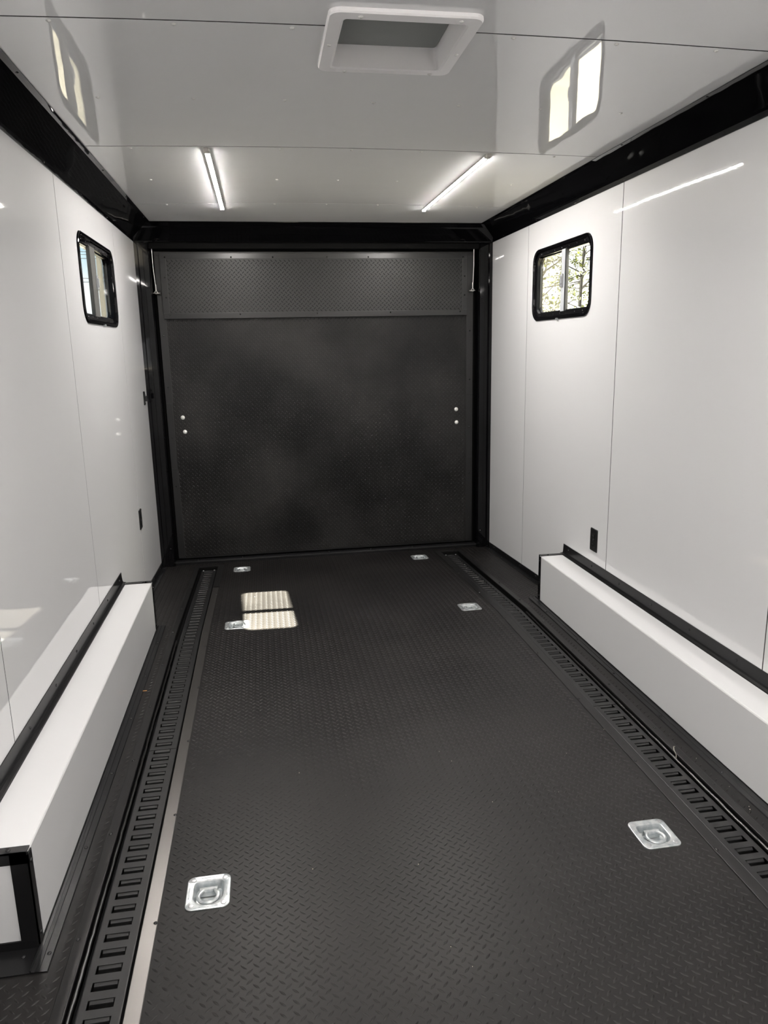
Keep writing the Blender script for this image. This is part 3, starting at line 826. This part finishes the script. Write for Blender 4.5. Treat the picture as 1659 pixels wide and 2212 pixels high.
# ------------------------------------------------------------------ windows
def small(o):
    o.scale = (0.6, 0.6, 0.6); return o
def window(side, num):
    s = 1 if side == 'right' else -1
    x0 = W if s > 0 else 0.0
    X = lambda d: x0 + s * d                                     # d > 0 outwards
    def L(g, d, rr=None, c=WC): return [(X(d), a, b_) for a, b_ in rrect(c, WHY - g, WHZ - g, max(0.012, (WR - g * 0.8) if rr is None else rr), 6)]
    m = MB()
    m.loft([L(0, 0.0), L(0.0015, -0.006), L(0.005, -0.009), L(0.016, -0.009), L(0.020, -0.006), L(0.022, 0.001), L(0.0225, 0.003), L(0.044, 0.005), L(0.045, 0.024), L(0.049, 0.026), L(0.050, 0.040), L(-0.004, 0.056), L(-0.004, 0.052)])
    win = tag(m.build('window_%d' % num, BLACK, smooth=False), 'black framed sliding window with rounded corners in the %s wall' % side, kind='structure')
    # sash panes: near one clear, far one behind an insect screen
    ym = 4.015
    y0, y1, z0, z1 = WC[0] - WHY + 0.050, WC[0] + WHY - 0.050, WC[1] - WHZ + 0.048, WC[1] + WHZ - 0.048
    def pane(ya, yb, d, name, mat):
        p = MB().box(min(X(d), X(d + 0.003)), max(X(d), X(d + 0.003)), ya, yb, z0 - 0.006, z1 + 0.006)
        return p.build(name, mat, win)
    def sash(ya, yb, d, t=0.012):
        f = MB()
        xa, xb = sorted((X(d - 0.004), X(d + 0.007)))
        for a, b_, c, e in ((ya, yb, z1 - t + 0.008, z1 + 0.008), (ya, yb, z0 - 0.008, z0 + t - 0.008), (ya, ya + t, z0, z1), (yb - t, yb, z0, z1)):
            f.box(xa, xb, a, b_, c, e)
        return f.build('sash', BLACK_M, win)
    pane(y0 - 0.006, ym + 0.01, 0.014, 'pane', GLASS); sash(y0 - 0.010, ym + 0.015, 0.015, 0.009)
    pane(ym, y1 + 0.006, 0.026, 'pane', GLASS); sash(ym, y1 + 0.010, 0.027, 0.010)
    sc = MB().box(min(X(0.036), X(0.0365)), max(X(0.036), X(0.0365)), ym + 0.02, y1 + 0.006, z0 - 0.006, z1 + 0.006).build('screen', SCREEN, win)
    sc['label'] = 'hazy insect screen over the far half'
    if s > 0: ya, yb, gm = 3.990, 4.040, GREY
    else: ya, yb, gm = 3.905, 4.012, GREY_D
    mm = MB().bbox(min(X(0.000), X(0.011)), max(X(0.000), X(0.011)), ya, yb, z0 - 0.008, z1 + 0.006, 0.002).build('mullion', gm, win)
    MB().bbox(min(X(0.001), X(0.016)), max(X(0.001), X(0.016)), ya - 0.012, ya, z0 - 0.008, z1 + 0.008, 0.001).build('mullion_edge', BLACK_M, win)
    # latch block with two screws
    lz = 1.785; lx0, lx1 = sorted((X(-0.008), X(0.001)))
    lc = (ya + yb) / 2 + 0.004 if s > 0 else yb - 0.020
    lt = MB().bbox(lx0, lx1, lc - 0.015, lc + 0.015, lz - 0.034, lz + 0.034, 0.002)
    lx2 = sorted((X(-0.013), X(-0.007)))
    lt.bbox(lx2[0], lx2[1], lc - 0.011, lc + 0.011, lz - 0.020, lz + 0.020, 0.002)
    lt.bbox(lx0, lx1, lc + 0.013, lc + 0.024, lz - 0.034, lz - 0.004, 0.002)
    lt.build('latch', GREY_L, win)
    for dz in (-0.027, 0.027): small(shared('screw', ME_SCREW_Z, (X(-0.008), lc, lz + dz), win, UPX if s < 0 else DNX))
    # clamp screws around the ring and the bright joint clip under it
    for i in range(7):
        y = WC[0] - 0.30 + 0.10 * i
        small(shared('screw', ME_SCREW_B, (X(0.004), y, WC[1] - WHZ + 0.032), win, UPX if s < 0 else DNX))
        small(shared('screw', ME_SCREW_B, (X(0.004), y, WC[1] + WHZ - 0.032), win, UPX if s < 0 else DNX))
    for z in (-0.08, 0.06):
        for y in (-WHY + 0.034, WHY - 0.034): small(shared('screw', ME_SCREW_B, (X(0.004), WC[0] + y, WC[1] + z), win, UPX if s < 0 else DNX))
    cl = MB().bbox(min(X(-0.011), X(0)), max(X(-0.011), X(0)), WC[0] + 0.0, WC[0] + 0.03, WC[1] - WHZ - 0.003, WC[1] - WHZ + 0.007, 0.001)
    cl.build('joint_clip', ZINC, win)
    return win
window('left', 1); window('right', 2)

# ------------------------------------------------------------------ roof vent
v = MB()
vc = (1.197, 2.229); vz = H + 0.0135
VL = lambda hx, hy, r, z, c=(1.193, 2.2325): [(a, b_, z) for a, b_ in rrect(c, hx, hy, r, 6)]
v.loft([VL(0.200, 0.204, 0.030, vz + 0.002), VL(0.200, 0.204, 0.030, vz - 0.008), VL(0.197, 0.201, 0.028, vz - 0.012), VL(0.166, 0.170, 0.016, vz - 0.014), VL(0.160, 0.164, 0.014, vz - 0.011), VL(0.155, 0.158, 0.012, vz + 0.035), VL(0.152, 0.155, 0.012, vz + 0.050)])
vent = thing('roof_vent', (1.193, 2.2325, vz), 'square white framed roof vent with a grey lid in the ceiling', 'vent')
v.build('frame', PVC, vent, smooth=False)
MB().loft([VL(0.149, 0.152, 0.010, vz + 0.046), VL(0.149, 0.152, 0.010, vz + 0.052)], True, True).build('lid', LID, vent)
for a, b_ in ((-0.12, -0.184), (0.14, -0.184), (-0.12, 0.186), (0.14, 0.186), (-0.182, 0.0), (0.182, 0.03)):
    shared('screw', ME_SCREW_W, (1.193 + a, 2.2325 + b_, vz - 0.0125), vent, DOWN)

# ------------------------------------------------------------------ LED strip lights
def led(x, y0, label):
    zc = H + crown(x, y0 + 0.6)
    root = thing('strip_light', (x, y0, zc), label, 'light', 'LED strips on the ceiling')
    y1 = y0 + 1.30
    MB().sweep([(x - 0.011, zc), (x - 0.011, zc - 0.0056), (x - 0.0096, zc - 0.0056), (x - 0.0094, zc - 0.003), (x + 0.0094, zc - 0.003), (x + 0.0096, zc - 0.0056), (x + 0.011, zc - 0.0056), (x + 0.011, zc)], [y0, y1]).build('housing', HOUSING, root)
    pr = [(x + 0.0091 * math.cos(PI * i / 8), zc - 0.0046 - 0.0042 * math.sin(PI * i / 8)) for i in range(9)]
    o = MB().sweep(pr, [y0 + 0.004, y1 - 0.004]).build('diffuser', LED, root, smooth=False)
    for ya, yb in ((y0 - 0.012, y0 + 0.005), (y1 - 0.005, y1 + 0.006)):
        MB().bbox(x - 0.0125, x + 0.0125, ya, yb, zc - 0.014, zc, 0.002).build('end_cap', HOUSING, root)
    MB().bbox(x - 0.011, x + 0.011, y0 - 0.040, y0 - 0.016, zc - 0.014, zc, 0.002).build('connector', HOUSING, root)
    MB().box(x - 0.004, x + 0.004, y0 - 0.018, y0 - 0.010, zc - 0.010, zc - 0.004).build('plug', PVC, root)
    return root
led(0.606, 3.40, 'lit white LED strip on the left side of the ceiling')
led(1.815, 3.40, 'lit white LED strip on the right side of the ceiling')
for k, y in enumerate((0.45, -2.1)):
    for x, s_ in ((0.606, 'left'), (1.815, 'right')):
        led(x, y, 'lit LED strip %s the viewer on the %s side of the ceiling' % (('above', 'behind')[k], s_))

# ------------------------------------------------------------------ outlets
def outlet(side, y, z):
    s = 1 if side == 'right' else -1
    x0 = W if s > 0 else 0.0
    X = lambda d: x0 - s * d
    root = thing('power_outlet', (x0, y, z), 'black power outlet low on the %s wall' % side + (' above the wheel box end' if s > 0 else ' by the ramp door'), 'outlet', 'black wall outlets')
    LL = lambda hy, hz, r, d: [(X(d), y + a, z + b_) for a, b_ in rrect((0, 0), hy, hz, r, 3)]
    MB().loft([LL(0.039, 0.060, 0.004, 0.0), LL(0.039, 0.060, 0.004, 0.003), LL(0.036, 0.057, 0.003, 0.006)], False, True).build('cover_plate', OUTLET, root)
    for dz in (-0.022, 0.022):
        LS = lambda hy, hz, r, d: [(X(d), y + a, z + dz + b_) for a, b_ in rrect((0, 0), hy, hz, r, 4)]
        sk = MB().loft([LS(0.0165, 0.0145, 0.008, 0.006), LS(0.0165, 0.0145, 0.008, 0.0085), LS(0.0150, 0.0130, 0.007, 0.0092)], False, True).build('socket', BLACK_S, root)
        hs = MB()
        for dy, hh in ((-0.006, 0.0045), (0.006, 0.0040)):
            a, b_ = sorted((X(0.0090), X(0.0098)))
            hs.box(a, b_, y + dy - 0.001, y + dy + 0.001, z + dz - hh + 0.003, z + dz + hh + 0.003)
        hs.build('slot', GREY_D, sk)
    shared('screw', ME_SCREW_B, (X(0.006), y, z), root, UPX if s < 0 else DNX)
outlet('right', 3.487, 0.446)
outlet('left', 4.585, 0.447)

# bracket on the left wall by the door post
root = thing('wall_bracket', (0, 5.16, 1.145), 'small black catch on the left wall beside the door post', 'bracket')
MB().bbox(0, 0.006, 5.135, 5.180, 1.100, 1.190, 0.002).build('back_plate', BLACK_S, root)
MB().bbox(0.005, 0.022, 5.148, 5.170, 1.125, 1.160, 0.003).build('catch', BLACK_M, root)
for z in (1.110, 1.180): shared('screw', ME_SCREW_B, (0.006, 5.158, z), root, UPX)

# door lift cables hanging from the header
for side, x in (('left', 0.106), ('right', 2.318)):
    s = 1 if side == 'right' else -1
    root = thing('lift_cable', (x, 5.345, 1.83), 'thin steel cable at the %s top corner of the ramp door' % side, 'cable', 'ramp door cables')
    MB().tube([(x, 5.340, HW + 0.005), (x - 0.0005, 5.341, 2.0), (x - s * 0.004, 5.344, 1.90), (x - s * 0.006, 5.346, 1.842)], 0.0026, 8).build('cable', STEEL, root, smooth=True)
    MB().tube([(x - s * 0.006, 5.346, 1.885), (x - s * 0.006, 5.346, 1.845)], 0.0045, 8).build('ferrule', STEEL, root, smooth=True)
    lp = [(x - s * 0.006 + 0.009 * math.cos(2 * PI * k / 12), 5.346, 1.834 + 0.009 * math.sin(2 * PI * k / 12)) for k in range(12)]
    MB().tube(lp, 0.0025, 6, closed=True).build('eye', STEEL, root, smooth=True)
    MB().tube([(x - s * 0.030, 5.352, 1.830), (x - s * 0.010, 5.346, 1.829), (x + s * 0.012, 5.350, 1.831)], [0.0028, 0.0052, 0.0028], 8).build('pin', STEEL, root, smooth=True)
    MB().bbox(min(x - s * 0.030, x - s * 0.004), max(x - s * 0.030, x - s * 0.004), 5.350, DOOR_Y, 1.822, 1.838, 0.002).build('bracket', BLACK_S, root)

# bits lying in the tracks and by the left box
tag(MB().tube([(2.168, 2.185, -0.014), (2.170, 2.190, 0.004), (2.166, 2.200, 0.016), (2.172, 2.212, 0.022), (2.180, 2.218, 0.018)], 0.0018, 6).build('tape_offcut', principled('pale_offcut', (0.30, 0.28, 0.24), 0.5), smooth=True), 'curled pale offcut sticking up beside the right track', 'offcut')
cc = MB().bbox(0.196, 0.214, 3.095, 3.099, 0.0062, 0.0092, 0.001)
tag(cc.build('wood_splinter', principled('orange_wood', (0.45, 0.22, 0.08), 0.8)), 'small orange wood splinter on the foot of the left wheel box', 'splinter')

# ------------------------------------------------------------------ outside
GZ = -0.65
gm_ = MB().grid([-120, -30, 30, 120], [-120, -30, 30, 120], lambda x, y: (x, y, GZ))
tag(gm_.build('ground', GRAVEL, recalc=False), 'pale gravel yard outside the trailer', kind='structure')
sh = MB().box(-0.05, W + 0.05, YB - 0.06, 5.5, H + 0.12, H + 0.17)
tag(sh.build('roof', SHELL), 'outer roof skin of the trailer', kind='structure')
sh = MB().box(0.0, W, 5.46, 5.52, -0.25, H + 0.12).box(-0.05, 0.05, 5.40, 5.52, -0.25, H + 0.12).box(W - 0.05, W + 0.05, 5.40, 5.52, -0.25, H + 0.12)
tag(sh.build('wall_rear', SHELL), 'outer skin of the trailer behind the ramp door', kind='structure')
rng = random.Random(5)
def tree(x, y, h, lean, label, seed, crown0=1.5, n=90):
    rg = random.Random(seed)
    root = thing('tree', (x, y, GZ), label, 'tree', 'spring trees beyond the right window')
    tp = [(x + lean * (t ** 2) + 0.05 * math.sin(5 * t + seed), y + 0.05 * math.cos(4 * t), GZ + h * t) for t in [i / 10 for i in range(11)]]
    MB().tube(tp, [0.11 * (1 - 0.8 * i / 10) for i in range(11)], 8).build('trunk', BARK, root, smooth=True)
    br = MB(); lf = MB()
    for i in range(n):
        t = crown0 / h + (0.98 - crown0 / h) * rg.random()
        k = min(9, int(t * 10)); f = t * 10 - k
        p = Vector(tp[k]).lerp(Vector(tp[k + 1]), f)
        a = rg.random() * 2 * PI; ln = (0.5 + 1.5 * (1 - t)) * rg.uniform(0.5, 1.1)
        dr = Vector((math.cos(a), math.sin(a), rg.uniform(-0.05, 0.7))).normalized()
        q1 = p + dr * ln * 0.5 + Vector((0, 0, -0.04)); q2 = p + dr * ln + Vector((rg.uniform(-.1, .1), rg.uniform(-.1, .1), rg.uniform(-.05, .2)))
        br.tube([p, q1, q2], [0.022, 0.014, 0.005], 5)
        for c in ([q2, q1.lerp(q2, 0.55)] if rg.random() < 0.5 else []):
            for _ in range(rg.randint(14, 34)):
                g = c + Vector((rg.gauss(0, .13), rg.gauss(0, .13), rg.gauss(0, .08)))
                u = Vector((rg.gauss(0, 1), rg.gauss(0, 1), rg.gauss(0, 1))).normalized()
                w_ = u.orthogonal().normalized() * 0.034; u = u * 0.062
                lf.add([g - u, g + w_, g + u, g - w_], [(0, 1, 2, 3)])
    br.build('branches', BARK, root, smooth=True)['kind'] = 'stuff'
    o = lf.build('leaves', LEAF, root, recalc=False); o['kind'] = 'stuff'
    return root
tree(10.50, 22.0, 8.5, 0.15, 'slim spring tree with a straight grey trunk seen through the clear pane', 3)
tree(13.3, 29.5, 9.0, -0.7, 'leaning young tree with yellow-green leaves next to the straight trunk', 8, 1.2, 90)
tree(7.35, 17.3, 7.0, 0.2, 'bushy tree blurred behind the insect screen of the right window', 14, 1.0, 150)

# building and power line beyond the left window
bd = thing('metal_building', (-1.2, 24.5, GZ), 'beige ribbed metal building seen through the far half of left window', 'building')
MB().box(-3.15, 2.5, 20.6, 30.0, GZ, 6.2).build('wall', SIDING2, bd)
for i in range(14):
    xa = -3.19 + i * 0.40
    MB().bbox(xa, xa + 0.392, 20.54 - 0.03 * (i % 2), 20.6, GZ, 6.25, 0.012).build('siding_panel', (SIDING, SIDING2, SIDING)[i % 3], bd)
MB().add([(-3.5, 20.2, 6.2), (2.8, 20.2, 6.2), (2.8, 30.3, 6.2), (-3.5, 30.3, 6.2), (-0.35, 20.2, 7.4), (-0.35, 30.3, 7.4)], [(0, 1, 4), (2, 3, 5), (0, 4, 5, 3), (1, 2, 5, 4), (0, 3, 2, 1)]).build('roof', ROOFM, bd)
pl = thing('power_line', (-20.0, 45, GZ), 'overhead power cables crossing the sky in the near half of left window', 'power line')
for px in (-20.0, 12.0):
    MB().tube([(px, 45, GZ), (px, 45, 7.6)], [0.14, 0.10], 8).build('pole', BARK, pl, smooth=True)
for z in (6.85, 6.70, 6.50, 5.45, 5.25):
    c = []
    for i in range(13):
        t = i / 12
        c.append((-20.0 + 32.0 * t, 45 - 0.14, z + 0.45 * ((2 * t - 1) ** 2 - 0.02)))
    MB().tube(c, 0.016, 5).build('cable', BLACK_M, pl)
